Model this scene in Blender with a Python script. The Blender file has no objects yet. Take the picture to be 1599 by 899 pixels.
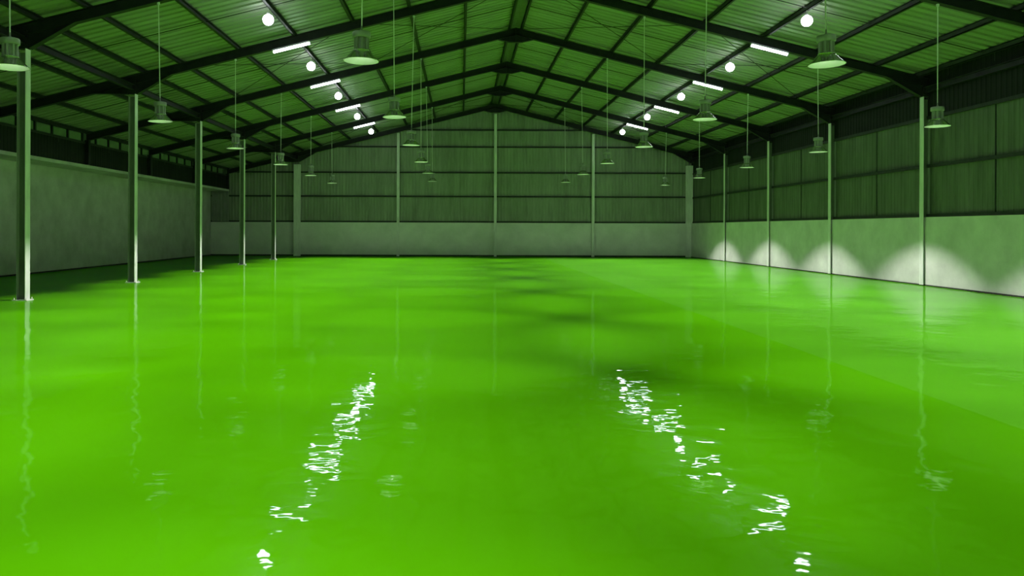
import bpy, math, random
from mathutils import Vector

random.seed(7)
S = bpy.context.scene
COL = S.collection

# ------------------------------------------------------------------ camera
cam_d = bpy.data.cameras.new('camera')
cam = bpy.data.objects.new('camera', cam_d)
COL.objects.link(cam)
cam.location = (0.0, 0.0, 1.70)
cam.rotation_euler = (math.radians(90), math.radians(-0.2), 0)
cam_d.sensor_fit = 'HORIZONTAL'
cam_d.sensor_width = 36.0
cam_d.lens = 1200.0 / 1599.0 * 36.0
cam_d.shift_x = (799.5 - 720.0) / 1599.0
cam_d.shift_y = -(449.5 - 358.0) / 1599.0
cam_d.clip_start = 0.05
cam_d.clip_end = 200
S.camera = cam

# ------------------------------------------------------------------ world, exposure
W = bpy.data.worlds.new('night')
S.world = W
W.use_nodes = True
W.node_tree.nodes['Background'].inputs[0].default_value = (0.004, 0.006, 0.010, 1)
W.node_tree.nodes['Background'].inputs[1].default_value = 0.3
S.view_settings.view_transform = 'Standard'
S.view_settings.look = 'None'
S.view_settings.gamma = 1.0
S.view_settings.use_curve_mapping = False
S.view_settings.exposure = 0.0
LAMP_W = 950.0          # power of one high-bay lamp
TUBE_E = 18.0           # emission of the fluorescent tubes
BULB_E = 14.0           # emission of the globe bulbs

# ------------------------------------------------------------------ dimensions
RX, RZ, SL = 2.11, 9.28, 0.25        # ridge x, rafter underside at the ridge, roof slope
DEPTH = 0.28                         # rafter depth
PUR = 0.15                           # purlin depth
XL, XR = -10.15, 14.37               # inner flange faces of the two column rows
XWL, XWR = -15.80, 14.45             # concrete wall faces
XF = -14.67                          # fascia above the left wall
YB, YF = 48.5, -9.0                  # back wall face, front wall face
FRAMES = [-6, 0, 6, 12, 18, 24, 30, 36, 42, 48]
ORD = ['first', 'second', 'third', 'fourth', 'fifth', 'sixth', 'seventh', 'eighth', 'ninth', 'tenth']


def zb(x):
    return RZ - SL * abs(x - RX)


def zs(x):
    return zb(x) + DEPTH + PUR


# ------------------------------------------------------------------ materials
def mat(name, col, rough=0.6, metal=0.0, spec=0.5, var=0.0, scale=3.0, bump=0.0, bscale=40.0, stretch=(1, 1, 1),
        emit=None, estr=0.0, col2=None):
    m = bpy.data.materials.new(name)
    m.use_nodes = True
    nt = m.node_tree
    p = nt.nodes['Principled BSDF']
    p.inputs['Base Color'].default_value = (*col, 1)
    p.inputs['Roughness'].default_value = rough
    p.inputs['Metallic'].default_value = metal
    p.inputs['Specular IOR Level'].default_value = spec
    if emit:
        p.inputs['Emission Color'].default_value = (*emit, 1)
        p.inputs['Emission Strength'].default_value = estr
    if var > 0 or bump > 0:
        tc = nt.nodes.new('ShaderNodeNewGeometry')
        mp = nt.nodes.new('ShaderNodeMapping')
        mp.inputs['Scale'].default_value = stretch
        nt.links.new(tc.outputs['Position'], mp.inputs['Vector'])
    if var > 0:
        n = nt.nodes.new('ShaderNodeTexNoise')
        n.inputs['Scale'].default_value = scale
        n.inputs['Detail'].default_value = 6
        n.inputs['Roughness'].default_value = 0.65
        nt.links.new(mp.outputs['Vector'], n.inputs['Vector'])
        r = nt.nodes.new('ShaderNodeValToRGB')
        r.color_ramp.elements[0].position = 0.30
        r.color_ramp.elements[1].position = 0.70
        a = col2 if col2 else tuple(c * (1 - var) for c in col)
        b = tuple(min(1, c * (1 + var)) for c in col)
        r.color_ramp.elements[0].color = (*a, 1)
        r.color_ramp.elements[1].color = (*b, 1)
        nt.links.new(n.outputs['Fac'], r.inputs['Fac'])
        nt.links.new(r.outputs['Color'], p.inputs['Base Color'])
    if bump > 0:
        n2 = nt.nodes.new('ShaderNodeTexNoise')
        n2.inputs['Scale'].default_value = bscale
        n2.inputs['Detail'].default_value = 4
        nt.links.new(mp.outputs['Vector'], n2.inputs['Vector'])
        bp = nt.nodes.new('ShaderNodeBump')
        bp.inputs['Strength'].default_value = 0.6
        bp.inputs['Distance'].default_value = bump
        nt.links.new(n2.outputs['Fac'], bp.inputs['Height'])
        nt.links.new(bp.outputs['Normal'], p.inputs['Normal'])
    return m


M = {}
M['concrete'] = mat('painted_concrete', (0.74, 0.74, 0.71), 0.8, spec=0.2, var=0.14, scale=0.9, bump=0.006, bscale=14)
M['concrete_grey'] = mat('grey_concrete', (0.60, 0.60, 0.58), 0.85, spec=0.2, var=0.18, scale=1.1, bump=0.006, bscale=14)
M['concrete_white'] = mat('white_painted_concrete', (0.88, 0.88, 0.85), 0.8, spec=0.2, var=0.10, scale=0.9, bump=0.006, bscale=14)
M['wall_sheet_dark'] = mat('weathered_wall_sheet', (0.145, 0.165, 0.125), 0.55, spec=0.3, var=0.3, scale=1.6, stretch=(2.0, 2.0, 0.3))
M['sheet'] = mat('roof_sheet_metal', (0.33, 0.36, 0.29), 0.55, spec=0.3, var=0.18, scale=0.8, stretch=(0.25, 2.2, 1))
M['wall_sheet'] = mat('wall_sheet_metal', (0.34, 0.38, 0.30), 0.55, spec=0.3, var=0.22, scale=1.6, stretch=(2.0, 2.0, 0.3))
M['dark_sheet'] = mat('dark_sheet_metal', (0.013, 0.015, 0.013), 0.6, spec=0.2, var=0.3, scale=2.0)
M['steel_dark'] = mat('dark_painted_steel', (0.020, 0.021, 0.023), 0.5, spec=0.3, var=0.3, scale=4.0)
M['purlin'] = mat('purlin_steel', (0.035, 0.037, 0.036), 0.55, spec=0.3, var=0.25, scale=4.0)
M['steel_light'] = mat('light_grey_painted_steel', (0.88, 0.88, 0.86), 0.30, spec=0.5, var=0.12, scale=3.0, stretch=(3, 3, 0.6))
M['steel_web'] = mat('dark_grey_steel', (0.17, 0.19, 0.165), 0.5, spec=0.4, var=0.2, scale=3.0, stretch=(3, 3, 0.6))  # grey-green tone, darker than the column flanges; also on the ridge lining
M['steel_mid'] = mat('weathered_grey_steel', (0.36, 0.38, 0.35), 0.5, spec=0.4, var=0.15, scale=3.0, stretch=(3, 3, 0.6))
M['lamp_grey'] = mat('lamp_cast_aluminium', (0.42, 0.43, 0.42), 0.42, metal=0.35, spec=0.5, var=0.08, scale=9.0)
M['lamp_fin'] = mat('lamp_fin_aluminium', (0.30, 0.31, 0.30), 0.40, metal=0.4, spec=0.5, var=0.08, scale=9.0)
M['lamp_shell'] = mat('spun_aluminium', (0.66, 0.67, 0.66), 0.16, metal=0.9, spec=0.5, var=0.05, scale=9.0)
M['lamp_inner'] = mat('reflector_white', (0.86, 0.87, 0.85), 0.30, metal=0.0, spec=0.5, var=0.03, scale=9.0)
M['cord'] = mat('pale_cord', (0.82, 0.82, 0.80), 0.5, var=0.1, scale=6.0)
M['white_plastic'] = mat('white_plastic', (0.72, 0.73, 0.74), 0.4, var=0.05, scale=6.0)
M['tube'] = mat('lit_fluorescent_tube', (0.9, 0.9, 0.9), 0.4, emit=(0.88, 0.93, 1.0), estr=TUBE_E)
M['bulb'] = mat('lit_globe_bulb', (0.9, 0.9, 0.9), 0.4, emit=(0.92, 0.95, 1.0), estr=BULB_E)
M['arc'] = mat('lit_arc_bulb', (0.9, 0.9, 0.9), 0.4, emit=(1.0, 0.97, 0.9), estr=22.0)
M['pane'] = mat('pale_fibreglass', (0.20, 0.28, 0.17), 0.5, spec=0.3, var=0.15, scale=2.0)
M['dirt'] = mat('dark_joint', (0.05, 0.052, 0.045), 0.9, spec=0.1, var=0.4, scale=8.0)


def floor_mat():
    m = bpy.data.materials.new('green_epoxy')
    m.use_nodes = True
    nt = m.node_tree
    N, L = nt.nodes, nt.links
    N.clear()
    out = N.new('ShaderNodeOutputMaterial')
    geo = N.new('ShaderNodeNewGeometry')
    # colour, slightly uneven coat
    no = N.new('ShaderNodeTexNoise')
    no.inputs['Scale'].default_value = 0.35
    no.inputs['Detail'].default_value = 5
    L.new(geo.outputs['Position'], no.inputs['Vector'])
    rp = N.new('ShaderNodeValToRGB')
    rp.color_ramp.elements[0].position = 0.3
    rp.color_ramp.elements[1].position = 0.72
    rp.color_ramp.elements[0].color = (0.076, 0.350, 0.0010, 1)
    rp.color_ramp.elements[1].color = (0.090, 0.395, 0.0012, 1)
    L.new(no.outputs['Fac'], rp.inputs['Fac'])
    dif = N.new('ShaderNodeBsdfDiffuse')
    # self-levelled surface: long soft waves and finer ripple
    hs = []
    for sc, dist, stg in ((0.8, 0.010, (1, 1, 1)), (2.5, 0.0062, (1, 1, 1)), (9.0, 0.0010, (1, 1, 1))):
        mp = N.new('ShaderNodeMapping')
        mp.inputs['Scale'].default_value = stg
        L.new(geo.outputs['Position'], mp.inputs['Vector'])
        t = N.new('ShaderNodeTexNoise')
        t.inputs['Scale'].default_value = sc
        t.inputs['Detail'].default_value = 1.0
        L.new(mp.outputs['Vector'], t.inputs['Vector'])
        mu = N.new('ShaderNodeMath')
        mu.operation = 'MULTIPLY'
        mu.inputs[1].default_value = dist
        L.new(t.outputs['Fac'], mu.inputs[0])
        hs.append(mu)
    a1 = N.new('ShaderNodeMath'); a1.operation = 'ADD'
    L.new(hs[0].outputs[0], a1.inputs[0]); L.new(hs[1].outputs[0], a1.inputs[1])
    a2 = N.new('ShaderNodeMath'); a2.operation = 'ADD'
    L.new(a1.outputs[0], a2.inputs[0]); L.new(hs[2].outputs[0], a2.inputs[1])
    bp = N.new('ShaderNodeBump')
    bp.inputs['Strength'].default_value = 1.0
    bp.inputs['Distance'].default_value = 1.0
    L.new(a2.outputs[0], bp.inputs['Height'])
    gl = N.new('ShaderNodeBsdfGlossy')
    gl.inputs['Color'].default_value = (1, 1, 1, 1)
    gl.inputs['Roughness'].default_value = 0.028
    L.new(bp.outputs['Normal'], gl.inputs['Normal'])
    # the bay beyond the coat seam (x = 4.83) was rolled glossier
    sx = N.new('ShaderNodeSeparateXYZ')
    L.new(geo.outputs['Position'], sx.inputs[0])
    gt = N.new('ShaderNodeMath'); gt.operation = 'GREATER_THAN'; gt.inputs[1].default_value = 4.83
    L.new(sx.outputs['X'], gt.inputs[0])
    hs2 = N.new('ShaderNodeMix'); hs2.data_type = 'RGBA'; hs2.blend_type = 'ADD'   # and in a slightly paler batch of paint
    L.new(gt.outputs[0], hs2.inputs['Factor'])
    L.new(rp.outputs['Color'], hs2.inputs[6])
    hs2.inputs[7].default_value = (0.016, 0.042, 0.010, 1)
    L.new(hs2.outputs[2], dif.inputs['Color'])
    cap = N.new('ShaderNodeMapRange')
    cap.inputs['To Min'].default_value = 0.225
    cap.inputs['To Max'].default_value = 0.305
    L.new(gt.outputs[0], cap.inputs['Value'])
    fr = N.new('ShaderNodeFresnel')
    fr.inputs['IOR'].default_value = 1.42
    mn = N.new('ShaderNodeMath'); mn.operation = 'MINIMUM'
    sc_ = N.new('ShaderNodeMath'); sc_.operation = 'MULTIPLY'; sc_.inputs[1].default_value = 0.85
    L.new(fr.outputs[0], sc_.inputs[0])
    L.new(sc_.outputs[0], mn.inputs[0]); L.new(cap.outputs[0], mn.inputs[1])
    mx = N.new('ShaderNodeMixShader')
    L.new(mn.outputs[0], mx.inputs[0]); L.new(dif.outputs[0], mx.inputs[1]); L.new(gl.outputs[0], mx.inputs[2])
    L.new(mx.outputs[0], out.inputs['Surface'])
    return m


M['floor'] = floor_mat()


# ------------------------------------------------------------------ mesh helpers
class MB:
    def __init__(s):
        s.v, s.f, s.sm = [], [], []

    def add(s, vs, fs, smooth=False):
        o = len(s.v)
        s.v += [tuple(v) for v in vs]
        s.f += [tuple(i + o for i in f) for f in fs]
        s.sm += [smooth] * len(fs)
        return s

    def box(s, x0, x1, y0, y1, z0, z1):
        vs = [(x0, y0, z0), (x1, y0, z0), (x1, y1, z0), (x0, y1, z0), (x0, y0, z1), (x1, y0, z1), (x1, y1, z1), (x0, y1, z1)]
        return s.add(vs, [(0, 3, 2, 1), (4, 5, 6, 7), (0, 1, 5, 4), (1, 2, 6, 5), (2, 3, 7, 6), (3, 0, 4, 7)])

    def prism(s, a, b):
        """two matching rings of points joined into a closed solid"""
        n = len(a)
        fs = [(i, (i + 1) % n, n + (i + 1) % n, n + i) for i in range(n)]
        fs += [tuple(range(n))[::-1], tuple(range(n, 2 * n))]
        return s.add(list(a) + list(b), fs)

    def lathe(s, prof, n=24, c=(0, 0, 0), close=False):
        vs = []
        for (r, z) in prof:
            for k in range(n):
                t = 2 * math.pi * k / n
                vs.append((c[0] + r * math.cos(t), c[1] + r * math.sin(t), c[2] + z))
        fs = []
        m = len(prof)
        for i in range(m - 1):
            for k in range(n):
                fs.append((i * n + k, i * n + (k + 1) % n, (i + 1) * n + (k + 1) % n, (i + 1) * n + k))
        if close:
            fs.append(tuple(range(n))[::-1])
            fs.append(tuple((m - 1) * n + k for k in range(n)))
        return s.add(vs, fs, True)

    def rod(s, p, q, r, n=6):
        p, q = Vector(p), Vector(q)
        d = (q - p).normalized()
        u = d.orthogonal().normalized()
        w = d.cross(u)
        ring = lambda c: [c + r * (math.cos(2 * math.pi * k / n) * u + math.sin(2 * math.pi * k / n) * w) for k in range(n)]
        return s.prism(ring(p), ring(q))

    def mesh(s, name, m):
        me = bpy.data.meshes.new(name)
        me.from_pydata(s.v, [], s.f)
        me.polygons.foreach_set('use_smooth', s.sm)
        me.materials.append(M[m])
        me.update()
        return me

    def build(s, name, m, parent=None, loc=None):
        return link(name, s.mesh(name, m), parent, loc)


def link(name, me, parent=None, loc=None):
    o = bpy.data.objects.new(name, me)
    COL.objects.link(o)
    if parent:
        o.parent = parent
    if loc:
        o.location = loc
    return o


def tag(o, label, cat, group=None, kind=None):
    o['label'] = label
    o['category'] = cat
    if group:
        o['group'] = group
    if kind:
        o['kind'] = kind
    return o


def empty(name, loc=(0, 0, 0)):
    o = bpy.data.objects.new(name, None)
    COL.objects.link(o)
    o.location = loc
    return o


def struct(o, label, cat):
    return tag(o, label, cat, kind='structure')


# ------------------------------------------------------------------ the setting
struct(MB().box(XWL - 0.3, 14.95, YF - 0.3, YB + 0.3, -0.15, 0.0).build('floor', 'floor'),
       'glossy bright green epoxy floor mirroring the ceiling lights', 'floor')

# back wall: low concrete wall, ribbed sheets above, dark girts across them
wb = struct(MB().box(XWL - 0.3, 14.95, YB, YB + 0.2, 0, 2.13).build('wall_back', 'concrete_white'),
            'far gable wall of ribbed sheets above low grey concrete', 'wall')
RIB = 0.2


def wall_profile(width, rib=RIB, h=0.026):
    pts = []
    n = int(round(width / rib))
    for k in range(n):
        b = k * rib
        pts += [(b, 0), (b + rib * 0.55, 0), (b + rib * 0.66, h), (b + rib * 0.88, h)]
    pts.append((width, 0))
    return pts


x = XWL - 0.2
k = 0
while x < 14.75:
    b = MB()
    vs, fs = [], []
    for (u, h) in wall_profile(1.0):
        X = x + u
        off = 0.003 * (k % 2)
        vs += [(X, YB + 0.10 - h + off, 2.10), (X, YB + 0.10 - h + off, zs(X) + 0.02)]
    for i in range(len(vs) // 2 - 1):
        fs.append((2 * i, 2 * i + 2, 2 * i + 3, 2 * i + 1))
    b.add(vs, fs).build('wall_sheet', 'wall_sheet', wb)
    x += 1.0
    k += 1
for z, dx in ((2.17, 99), (3.77, 99), (5.28, 99), (6.90, 10.2), (7.97, 6.1)):
    x0, x1 = max(XWL, RX - dx), min(14.6, RX + dx)
    if z == 5.28:
        x0 = XF + 0.1
    MB().box(x0, x1, YB - 0.005, YB + 0.06, z - 0.045, z + 0.045).build('girt', 'purlin', wb)
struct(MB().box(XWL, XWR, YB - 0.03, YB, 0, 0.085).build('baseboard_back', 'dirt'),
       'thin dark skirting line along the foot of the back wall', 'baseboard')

# right wall
wr = struct(MB().box(XWR, XWR + 0.25, YF, YB, 0, 2.13).build('wall_right', 'concrete'),
            'right side wall, white-washed concrete below and ribbed sheets above', 'wall')
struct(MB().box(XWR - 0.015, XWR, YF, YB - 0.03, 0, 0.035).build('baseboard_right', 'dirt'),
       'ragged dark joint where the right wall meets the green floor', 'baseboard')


def side_sheet(z0, z1, m):
    vs, fs = [], []
    for (u, h) in wall_profile(1.0, 0.2, 0.014):
        vs += [(-h, u, z0), (-h, u, z1)]
    for i in range(len(vs) // 2 - 1):
        fs.append((2 * i, 2 * i + 1, 2 * i + 3, 2 * i + 2))
    return MB().add(vs, fs).mesh('wall_sheet', m)


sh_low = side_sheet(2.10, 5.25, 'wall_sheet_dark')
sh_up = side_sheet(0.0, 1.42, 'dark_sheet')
y = YF
k = 0
while y < YB - 0.3:
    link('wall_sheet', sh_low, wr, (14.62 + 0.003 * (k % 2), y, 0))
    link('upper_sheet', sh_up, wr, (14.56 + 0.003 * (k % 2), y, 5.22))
    y += 1.0
    k += 1
for z in (2.18, 3.72, 5.22):
    MB().box(14.52, 14.60, YF, YB, z - 0.05, z + 0.05).build('girt', 'purlin', wr)
for d in range(-3, 48, 6):
    for (z0, z1) in ((2.23, 3.67), (3.77, 5.17)):
        MB().box(14.585, 14.61, d - 0.012, d + 0.012, z0, z1).build('joint_strip', 'purlin', wr)

# left wall with its projecting ledge, dark fascia and row of pale panes under the eaves
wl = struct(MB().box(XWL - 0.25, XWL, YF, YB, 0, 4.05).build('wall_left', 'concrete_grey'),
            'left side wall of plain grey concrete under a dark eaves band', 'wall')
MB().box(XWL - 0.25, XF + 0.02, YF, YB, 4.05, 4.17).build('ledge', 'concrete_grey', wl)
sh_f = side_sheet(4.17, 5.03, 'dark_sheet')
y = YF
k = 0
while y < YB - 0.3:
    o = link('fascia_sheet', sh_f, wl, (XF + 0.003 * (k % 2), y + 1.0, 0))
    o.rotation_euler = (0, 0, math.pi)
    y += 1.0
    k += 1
MB().box(XF - 0.04, XF + 0.04, YF, YB, 4.98, 5.06).build('eaves_rail', 'purlin', wl)
pane = MB().box(-0.015, 0.015, 0, 1.08, 0, 0.30).mesh('pane', 'pane')
mull = MB().box(-0.05, 0.05, -0.04, 0.04, 0, 0.34).mesh('mullion', 'steel_dark')
y = YF + 0.2
while y < YB - 1.2:
    link('pane', pane, wl, (XF - 0.03, y + 0.01, 5.06))
    link('mullion', mull, wl, (XF, y, 5.04))
    y += 1.1
for d in FRAMES:
    MB().box(XF, XF + 0.16, d - 0.09, d + 0.09, 4.17, 5.12).build('eaves_post', 'steel_dark', wl)
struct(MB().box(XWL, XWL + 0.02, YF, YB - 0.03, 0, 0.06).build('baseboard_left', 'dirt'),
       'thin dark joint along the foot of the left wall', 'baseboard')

# front wall, behind the camera
wf = MB()
wf.box(XWL - 0.3, 14.95, YF - 0.2, YF, 0, 2.13)
ring = [(XWL - 0.3, 2.13), (14.95, 2.13), (14.95, zs(14.95)), (RX, zs(RX)), (XWL - 0.3, zs(XWL - 0.3))]
wf.prism([(a, YF - 0.1, b) for a, b in ring], [(a, YF - 0.14, b) for a, b in ring])
struct(wf.build('wall_front', 'wall_sheet'), 'gable wall behind the camera closing the hall', 'wall')

# roof: ribbed sheets on purlins
ceil = struct(empty('ceiling'), 'pitched roof of green-lit ribbed metal sheets on dark purlins', 'roof')
P = 1.0 / 3


def roof_sheet(xe):
    pts = []
    for q in range(3):
        b_ = q * P
        pts += [(b_, 0), (b_ + 0.20, 0), (b_ + 0.225, 0.065), (b_ + 0.305, 0.065)]
    pts.append((1.0, 0))
    vs, fs = [], []
    for (u, h) in pts:
        vs += [(RX, u, zs(RX) + h), (xe, u, zs(xe) + h)]
    for i in range(len(pts) - 1):
        fs.append((2 * i, 2 * i + 1, 2 * i + 3, 2 * i + 2))
    return MB().add(vs, fs).mesh('roof_sheet', 'sheet')


rs = [roof_sheet(15.0), roof_sheet(-16.15)]
y = YF - 0.2
k = 0
while y < YB + 0.1:
    for me in rs:
        link('roof_sheet', me, ceil, (0, y, 0.006 * (k % 2)))
    y += 1.0
    k += 1
ridge = MB()
for sg in (-1, 1):
    ridge.prism([(RX, YF, zs(RX) - 0.015), (RX + sg * 0.26, YF, zs(RX + 0.26) - 0.015), (RX + sg * 0.26, YF, zs(RX + 0.26) - 0.005), (RX, YF, zs(RX) - 0.005)],
                [(RX, YB, zs(RX) - 0.015), (RX + sg * 0.26, YB, zs(RX + 0.26) - 0.015), (RX + sg * 0.26, YB, zs(RX + 0.26) - 0.005), (RX, YB, zs(RX) - 0.005)])
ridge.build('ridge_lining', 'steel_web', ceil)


def purlin(X):
    z1 = zs(X) - 0.004
    z0 = z1 - PUR
    b = MB()
    s_ = 1 if X > RX else -1
    b.box(X - 0.045, X + 0.045, YF, YB, z0, z0 + 0.02)
    b.box(X - 0.045, X - 0.025, YF, YB, z0, z1 - 0.012)
    b.box(X - 0.045, X + 0.045, YF, YB, z1 - 0.03, z1 - 0.012)
    b.build('purlin', 'purlin', ceil)


for off in (0.24, 1.98, 3.76, 5.54, 7.35, 9.1, 10.9):
    purlin(RX + off)
    purlin(RX - off)
for X in (14.30, -9.95, -11.6, -13.2, -14.62):
    purlin(X)
# sag rods at mid bay and cross bracing in two bays
for i in range(len(FRAMES) - 1):
    ym = FRAMES[i] + 3.0
    for xe in (14.3, -14.6):
        sg = 1 if xe > RX else -1
        a = RX + sg * 0.26
        MB().rod((a, ym, zs(a) - 0.09), (xe, ym, zs(xe) - 0.09), 0.013, 5).build('sag_rod', 'purlin', ceil)
for (y0, y1) in ((24, 30), (42, 48)):
    for sg, lim in ((1, (0.3, 5.6, 11.0)), (-1, (0.3, 5.6, 11.0))):
        for j in range(2):
            for fl in (0, 1):
                xa, xb = RX + sg * lim[j], RX + sg * lim[j + 1]
                ya, yb_ = (y0 + 0.15, y1 - 0.15) if fl else (y1 - 0.15, y0 + 0.15)
                MB().rod((xa, ya, zs(xa) - 0.15), (xb, yb_, zs(xb) - 0.15), 0.011, 5).build('brace_rod', 'purlin', ceil)

# ------------------------------------------------------------------ roof beams (portal rafters)
FW = 0.085


def i_ring(X, drop=0.0):
    b0, t0 = zb(X) - drop, zb(X) + DEPTH
    return [(X, -FW, b0), (X, FW, b0), (X, FW, b0 + 0.018), (X, 0.008, b0 + 0.018), (X, 0.008, t0 - 0.018), (X, FW, t0 - 0.018),
            (X, FW, t0), (X, -FW, t0), (X, -FW, t0 - 0.018), (X, -0.008, t0 - 0.018), (X, -0.008, b0 + 0.018), (X, -FW, b0 + 0.018)]


raf = {}
raf['right'] = MB().prism(i_ring(RX + 0.0), i_ring(14.56)).mesh('rafter', 'steel_dark')
raf['left'] = MB().prism(i_ring(RX - 0.0), i_ring(XL - 0.2)).mesh('rafter', 'steel_dark')
raf['side'] = MB().prism(i_ring(XL - 0.2), i_ring(XF + 0.03)).mesh('rafter', 'steel_dark')


def apex_mesh():
    b = MB()
    hw = 0.72
    pts = [(RX - hw, zb(RX - hw) + 0.01), (RX - 0.25, RZ - 0.28), (RX + 0.25, RZ - 0.28), (RX + hw, zb(RX + hw) + 0.01), (RX, RZ + 0.1)]
    b.prism([(a, -0.008, c) for a, c in pts], [(a, 0.008, c) for a, c in pts])
    low = pts[:4]
    for i in range(3):
        (a, c), (a2, c2) = low[i], low[i + 1]
        b.prism([(a, -FW, c), (a, FW, c), (a, FW, c + 0.016), (a, -FW, c + 0.016)],
                [(a2, -FW, c2), (a2, FW, c2), (a2, FW, c2 + 0.016), (a2, -FW, c2 + 0.016)])
    b.box(RX - 0.012, RX + 0.012, -FW, FW, RZ - 0.28, RZ + DEPTH)
    return b.mesh('apex_haunch', 'steel_dark')


def haunch_mesh(xc, sg):
    """tapered bracket under the rafter at a column; sg points into the span"""
    b = MB()
    ln = 1.15
    zc = 5.88
    pts = [(xc, zc), (xc + sg * 0.05, zc), (xc + sg * ln, zb(xc + sg * ln) + 0.01), (xc, zb(xc) + 0.05)]
    b.prism([(a, -0.008, c) for a, c in pts], [(a, 0.008, c) for a, c in pts])
    (a, c), (a2, c2) = pts[1], pts[2]
    b.prism([(a, -FW, c), (a, FW, c), (a, FW, c + 0.016), (a, -FW, c + 0.016)],
            [(a2, -FW, c2), (a2, FW, c2), (a2, FW, c2 + 0.016), (a2, -FW, c2 + 0.016)])
    return b.mesh('eaves_haunch', 'steel_dark')


ap = apex_mesh()
hl, hr = haunch_mesh(XL, 1), haunch_mesh(XR, -1)
hs_ = haunch_mesh(XL - 0.21, -1)
headl = MB().box(XL - 0.21, XL, -FW, FW, 5.88, zb(XL) + 0.1).mesh('knee', 'steel_dark')
headr = MB().box(XR, XR + 0.19, -FW, FW, 5.88, zb(XR) + 0.1).mesh('knee', 'steel_dark')
beam_lab = {-6: 'second behind the camera', 0: 'right over the camera', 6: 'just ahead of the camera, above the picture',
            12: 'second ahead of the camera, above the picture',
            18: 'showing only in the two upper corners of the photo',
            24: 'whose ridge lies just above the top picture edge',
            30: 'carrying the frontmost ridge joint in view',
            36: 'carrying the second ridge joint, third from the back gable',
            42: 'carrying the third ridge joint, second from the back gable',
            48: 'flat against the back gable wall'}
for d in FRAMES:
    t = tag(empty('roof_beam', (0, d, 0)), 'black steel pitched roof beam ' + beam_lab[d], 'roof beam', 'black steel roof beams', 'thing')
    link('rafter', raf['right'], t)
    link('rafter', raf['left'], t)
    link('side_rafter', raf['side'], t)
    link('apex_haunch', ap, t)
    link('eaves_haunch', hl, t)
    link('eaves_haunch', hr, t)
    link('eaves_haunch', hs_, t)
    link('knee', headl, t)
    link('knee', headr, t)

# beams tying the column heads along the hall
for X, lab in ((XL - 0.10, 'long black steel tie beam over the heads of the left column row'),
               (XR + 0.08, 'long black steel tie beam along the top of the right wall')):
    b = MB()
    ys = [YF] + FRAMES + [YB]
    b.box(X - 0.07, X + 0.07, YF + 0.02, YB - 0.02, 6.00, 6.02)
    b.box(X - 0.07, X + 0.07, YF + 0.02, YB - 0.02, 6.16, 6.18)
    b.box(X - 0.008, X + 0.008, YF + 0.02, YB - 0.02, 6.02, 6.16)
    tag(b.build('tie_beam', 'steel_dark'), lab, 'beam', 'tie beams along the column heads', 'thing')

# ------------------------------------------------------------------ columns
def column_parts(sg):
    """sg = +1: inner flange faces +x (left row)"""
    dpt = 0.21
    inn = MB().box(min(0, -sg * 0.016), max(0, -sg * 0.016), -0.1, 0.1, 0.025, 5.88).mesh('inner_flange', 'steel_light')
    o0, o1 = -sg * dpt, -sg * (dpt - 0.016)
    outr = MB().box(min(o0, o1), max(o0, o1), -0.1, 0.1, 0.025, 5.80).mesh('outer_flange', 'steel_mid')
    w0, w1 = -sg * 0.016, -sg * (dpt - 0.016)
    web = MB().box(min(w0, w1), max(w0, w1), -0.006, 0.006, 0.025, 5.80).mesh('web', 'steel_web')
    return inn, outr, web


base = MB().box(-0.17, 0.17, -0.15, 0.15, 0, 0.025)
base_me = base.mesh('base_plate', 'steel_light')
bolt_me = MB().lathe([(0.014, 0), (0.014, 0.03), (0.009, 0.036), (0.009, 0.055)], 8, close=True).mesh('anchor_bolt', 'steel_light')
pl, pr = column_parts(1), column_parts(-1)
seenL = {18: 'leftmost and closest, beside the picture edge', 24: 'second from the camera in the free-standing left row',
         30: 'third from the camera in the free-standing left row', 36: 'fourth from the camera in the free-standing left row',
         42: 'fifth in the free-standing left row, ahead of the corner post'}
seenR = {24: 'rightmost and closest, on the right wall', 30: 'second from the camera on the right wall',
         36: 'third from the camera on the right wall', 42: 'fourth on the right wall, next to the corner post'}
for d in FRAMES[:-1]:
    t = tag(empty('steel_column', (XL, d, 0)),
            'pale steel column ' + seenL.get(d, 'of the left row out of view, frame %s' % ORD[FRAMES.index(d)]),
            'column', 'pale steel columns of the left row', 'thing')
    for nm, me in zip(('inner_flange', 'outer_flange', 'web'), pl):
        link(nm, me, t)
    bp_ = link('base_plate', base_me, t, (-0.105, 0, 0))
    for bx_ in (-0.14, 0.14):
        for by_ in (-0.12, 0.12):
            link('anchor_bolt', bolt_me, bp_, (bx_, by_, 0.02))
    t = tag(empty('steel_column', (XR, d, 0)),
            'pale steel column ' + seenR.get(d, 'of the right row out of view, frame %s' % ORD[FRAMES.index(d)]),
            'column', 'pale steel columns of the right wall', 'thing')
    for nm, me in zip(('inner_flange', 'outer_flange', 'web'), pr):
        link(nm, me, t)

# corner posts at the back
for X, lab in ((-10.32, 'broad pale corner post at the left of the back wall'), (14.35, 'broad pale corner post at the right of the back wall')):
    t = tag(empty('corner_post', (X, 48.25, 0)), lab, 'column', 'corner posts of the back wall', 'thing')
    MB().box(-0.20, 0.20, -0.02, 0.0, 0.0, 5.75).build('front_flange', 'steel_light', t)
    MB().box(-0.007, 0.007, 0.0, 0.20, 0.0, 5.75).build('web', 'steel_light', t)
    MB().box(-0.20, 0.20, 0.20, 0.22, 0.0, 5.75).build('rear_flange', 'steel_light', t)

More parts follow.
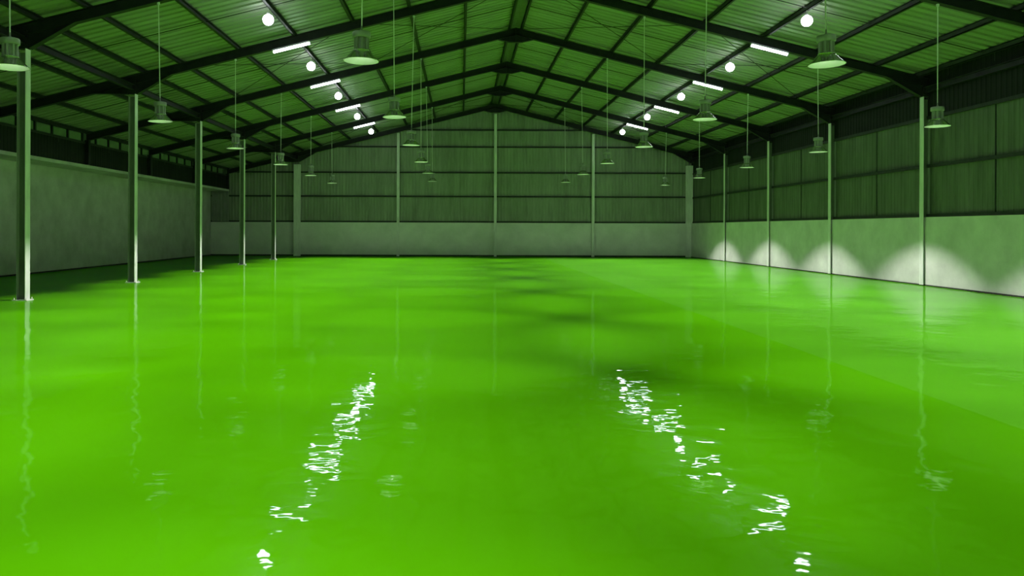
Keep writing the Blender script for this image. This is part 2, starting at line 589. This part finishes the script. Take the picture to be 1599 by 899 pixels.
# slim wind posts on the back wall
for X, lab in ((-3.97, 'slim pale post on the back wall, left of the ridge'), (RX + 0.04, 'tallest slim pale post on the back wall, under the ridge'),
               (8.30, 'slim pale post on the back wall, right of the ridge')):
    t = tag(empty('wind_post', (X, YB - 0.20, 0)), lab, 'post', 'slim posts of the back wall', 'thing')
    zt = zb(X) - 0.02 - (0.28 if abs(X - RX) < 1 else 0)
    MB().box(-0.08, 0.08, 0, 0.014, 0.0, zt).build('front_flange', 'steel_light', t)
    MB().box(-0.006, 0.006, 0.014, 0.15, 0.0, zt).build('web', 'steel_light', t)
    MB().box(-0.08, 0.08, 0.15, 0.164, 0.0, zt).build('rear_flange', 'steel_light', t)

# corrugated leaf in the far left corner
t = tag(empty('metal_panel', (-15.72, 48.40, 2.16)), 'narrow upright corrugated metal panel in the far left corner above the concrete', 'panel')
for q in range(5):
    x0 = q * 0.215
    b = MB()
    pts = [(x0, 0.03), (x0 + 0.12, 0.03), (x0 + 0.135, -0.06), (x0 + 0.20, -0.06), (x0 + 0.215, 0.03)]
    ring = pts + [(a, c + 0.006) for a, c in reversed(pts)]
    b.prism([(a, c, 0) for a, c in ring], [(a, c, 1.86) for a, c in ring])
    b.build('corrugation', 'steel_mid', t)

# ------------------------------------------------------------------ high-bay lamps
RIM = 0.27


def lamp_meshes():
    D = {}
    # origin: centre of the rim plane
    D['reflector'] = MB().lathe([(0.105, 0.165), (0.125, 0.160), (0.265, 0.012), (0.278, 0.008), (0.280, 0.0), (0.270, 0.0)], 32).mesh('reflector', 'lamp_shell')
    D['inner_reflector'] = MB().lathe([(0.270, 0.001), (0.258, 0.012), (0.120, 0.150), (0.095, 0.156), (0.0005, 0.158)], 32).mesh('inner_reflector', 'lamp_inner')
    b = MB().lathe([(0.085, 0.160), (0.085, 0.365)], 20)
    D['body'] = b.mesh('body', 'lamp_fin')
    f = MB().box(0.08, 0.118, -0.013, 0.013, 0.165, 0.362)
    D['fin'] = f.mesh('fin', 'lamp_grey')
    D['collar'] = MB().lathe([(0.02, 0.172), (0.128, 0.172), (0.132, 0.164), (0.126, 0.158)], 24).mesh('collar', 'lamp_shell')
    D['cap'] = MB().lathe([(0.09, 0.358), (0.136, 0.360), (0.142, 0.368), (0.142, 0.440), (0.134, 0.452), (0.06, 0.462), (0.0005, 0.464)], 24).mesh('cap', 'lamp_grey')
    D['eye_hook'] = MB().lathe([(0.03, 0.46), (0.026, 0.475), (0.013, 0.50), (0.013, 0.55), (0.0005, 0.553)], 10).mesh('eye_hook', 'lamp_fin')
    D['bulb'] = MB().lathe([(0.0005, 0.085), (0.022, 0.09), (0.034, 0.108), (0.034, 0.13), (0.02, 0.156)], 12).mesh('bulb', 'arc')
    return D


LM = lamp_meshes()
spot = bpy.data.lights.new('high_bay_beam', 'SPOT')
spot.energy = LAMP_W
spot.color = (1.0, 0.965, 0.93)
spot.spot_size = math.radians(100.5)
spot.spot_blend = 0.30
spot.shadow_soft_size = 0.06
cords = {}
rows = [(-7.05, 4.20, 'row by the left columns'), (-1.57, 4.32, 'row just left of the ridge'),
        (5.70, 4.29, 'row just right of the ridge'), (11.15, 4.15, 'row along the right wall')]
for (X, z, rl) in rows:
    top = zb(X) - z
    cord_me = MB().rod((0, 0, 0.54), (0, 0, top - 0.04), 0.011, 6).mesh('cord', 'cord')
    hook_me = MB().lathe([(0.012, top - 0.07), (0.035, top - 0.05), (0.035, top)], 10).mesh('ceiling_hook', 'white_plastic')
    vis = [d for d in (12, 18, 24, 30, 36, 42) if not (X > 11 and d == 12)]
    for d in (-6, 0, 6, 12, 18, 24, 30, 36, 42):
        if d in vis:
            n = vis.index(d)
            if n == 0:
                w = 'largest and closest of the '
            elif n == len(vis) - 1:
                w = 'smallest and farthest of the '
            else:
                w = ORD[n] + ' from the camera in the '
            lab = 'bell-shaped aluminium lamp, ' + w + rl
        else:
            lab = 'bell-shaped aluminium lamp out of view, at %s frame of %s' % (ORD[FRAMES.index(d)], rl)
        t = tag(empty('high_bay_lamp', (X, d, z)), lab, 'lamp', 'high-bay lamps hanging from the roof beams', 'thing')
        t.rotation_euler = (math.radians(random.uniform(-1.2, 1.2)) if d > 6 else 0, math.radians(random.uniform(-1.2, 1.2)) if d > 6 else 0, 0)
        for nm in ('reflector', 'inner_reflector', 'collar', 'cap', 'eye_hook'):
            link(nm, LM[nm], t)
        bd = link('body', LM['body'], t)
        for q in range(8):
            fo = link('fin', LM['fin'], bd)
            fo.rotation_euler = (0, 0, math.radians(45 * q + 11))
        link('bulb', LM['bulb'], t)
        c = link('cord', cord_me, t)
        link('ceiling_hook', hook_me, t)
        so = bpy.data.objects.new('beam_light', spot)
        COL.objects.link(so)
        so.parent = t
        so.location = (0, 0, -0.012)

# ------------------------------------------------------------------ fluorescent battens under the rafters
ang = math.atan(SL)
L2 = 0.61


def tube_meshes():
    D = {}
    D['batten'] = MB().box(-L2, L2, -0.035, 0.035, -0.03, 0.0).mesh('batten', 'white_plastic')
    b = MB()
    b.rod((-L2 + 0.03, 0, -0.066), (L2 - 0.03, 0, -0.066), 0.040, 10)
    D['tube'] = b.mesh('tube', 'tube')
    D['holder'] = MB().box(-0.015, 0.015, -0.03, 0.03, -0.10, -0.03).mesh('end_holder', 'white_plastic')
    return D


TM = tube_meshes()
for side, X in (('left', -5.33), ('right', 9.62)):
    seen = [24, 30, 36, 42] if side == 'left' else [18, 24, 30, 36, 42]
    for d in (0, 6, 12, 18, 24, 30, 36, 42):
        if d in seen:
            n = seen.index(d)
            w = 'largest of' if n == 0 else ('farthest of' if n == len(seen) - 1 else ORD[n] + ' from the camera in')
            if side == 'right' and d == 18:
                w = 'cut by the top picture edge in'
            lab = 'glowing white fluorescent tube, %s the %s roof slope' % (w, side)
        else:
            lab = 'glowing fluorescent tube out of view under rafter %s of the %s roof slope' % (ORD[FRAMES.index(d)], side)
        t = tag(empty('tube_light', (X, d, zb(X) - 0.002)), lab, 'tube light', 'fluorescent tubes under the rafters', 'thing')
        t.rotation_euler = (0, -ang if side == 'left' else ang, 0)
        link('batten', TM['batten'], t)
        link('tube', TM['tube'], t)
        link('end_holder', TM['holder'], t, (-L2 + 0.02, 0, 0))
        link('end_holder', TM['holder'], t, (L2 - 0.02, 0, 0))

# ------------------------------------------------------------------ globe bulbs under the purlins
prof = [(0.0005, -0.15)] + [(0.15 * math.sin(a), -0.15 * math.cos(a)) for a in [math.pi * i / 12 for i in range(1, 11)]] + [(0.045, 0.146)]
globe_me = MB().lathe(prof, 20).mesh('globe', 'bulb')
sock_me = MB().lathe([(0.046, 0.135), (0.046, 0.19), (0.03, 0.205), (0.0005, 0.206)], 14).mesh('socket', 'white_plastic')
for side, X in (('left', RX - 7.40), ('right', RX + 7.32)):
    ztop = zb(X) + DEPTH - 0.004
    zg = ztop - 0.30
    stem_me = MB().rod((0, 0, 0.20), (0, 0, ztop - zg), 0.012, 6).mesh('stem', 'white_plastic')
    for d in (3, 9, 15, 21, 27, 33, 39, 45):
        if d >= 21:
            n = (d - 21) // 6
            w = ('largest of', 'second from the camera in', 'third from the camera in', 'fourth from the camera in', 'farthest of')[n]
            lab = 'glowing white globe bulb, %s the %s roof slope' % (w, side)
        else:
            lab = 'glowing globe bulb out of view in bay %s of the %s roof slope' % (ORD[(d + 3) // 6], side)
        t = tag(empty('globe_bulb', (X, d, zg)), lab, 'light bulb', 'globe bulbs under the purlins', 'thing')
        link('globe', globe_me, t)
        link('socket', sock_me, t)
        link('stem', stem_me, t)

# ------------------------------------------------------------------ sweepings along the foot of the right wall
b = MB()
for q in range(150):
    yy = random.uniform(17.2, 21.8)
    xx = XWR - 0.02 - abs(random.gauss(0, 0.05))
    w_, l_, h_ = random.uniform(0.008, 0.03), random.uniform(0.015, 0.06), random.uniform(0.006, 0.03)
    a_ = random.uniform(0, math.pi)
    u = Vector((math.cos(a_), math.sin(a_), 0))
    v = Vector((-u.y, u.x, 0))
    c = Vector((min(xx, XWR - 0.06), yy, 0.0005))
    base_r = [c + u * l_ * math.cos(t) + v * w_ * math.sin(t) for t in (0.3, 1.4, 2.6, 3.9, 5.2)]
    top_r = [c + (p - c) * random.uniform(0.3, 0.7) + Vector((0, 0, h_)) for p in base_r]
    b.prism(base_r, top_r)
tag(b.build('debris', 'dirt'), 'dark crumbs swept along the foot of the right wall', 'debris', kind='stuff')
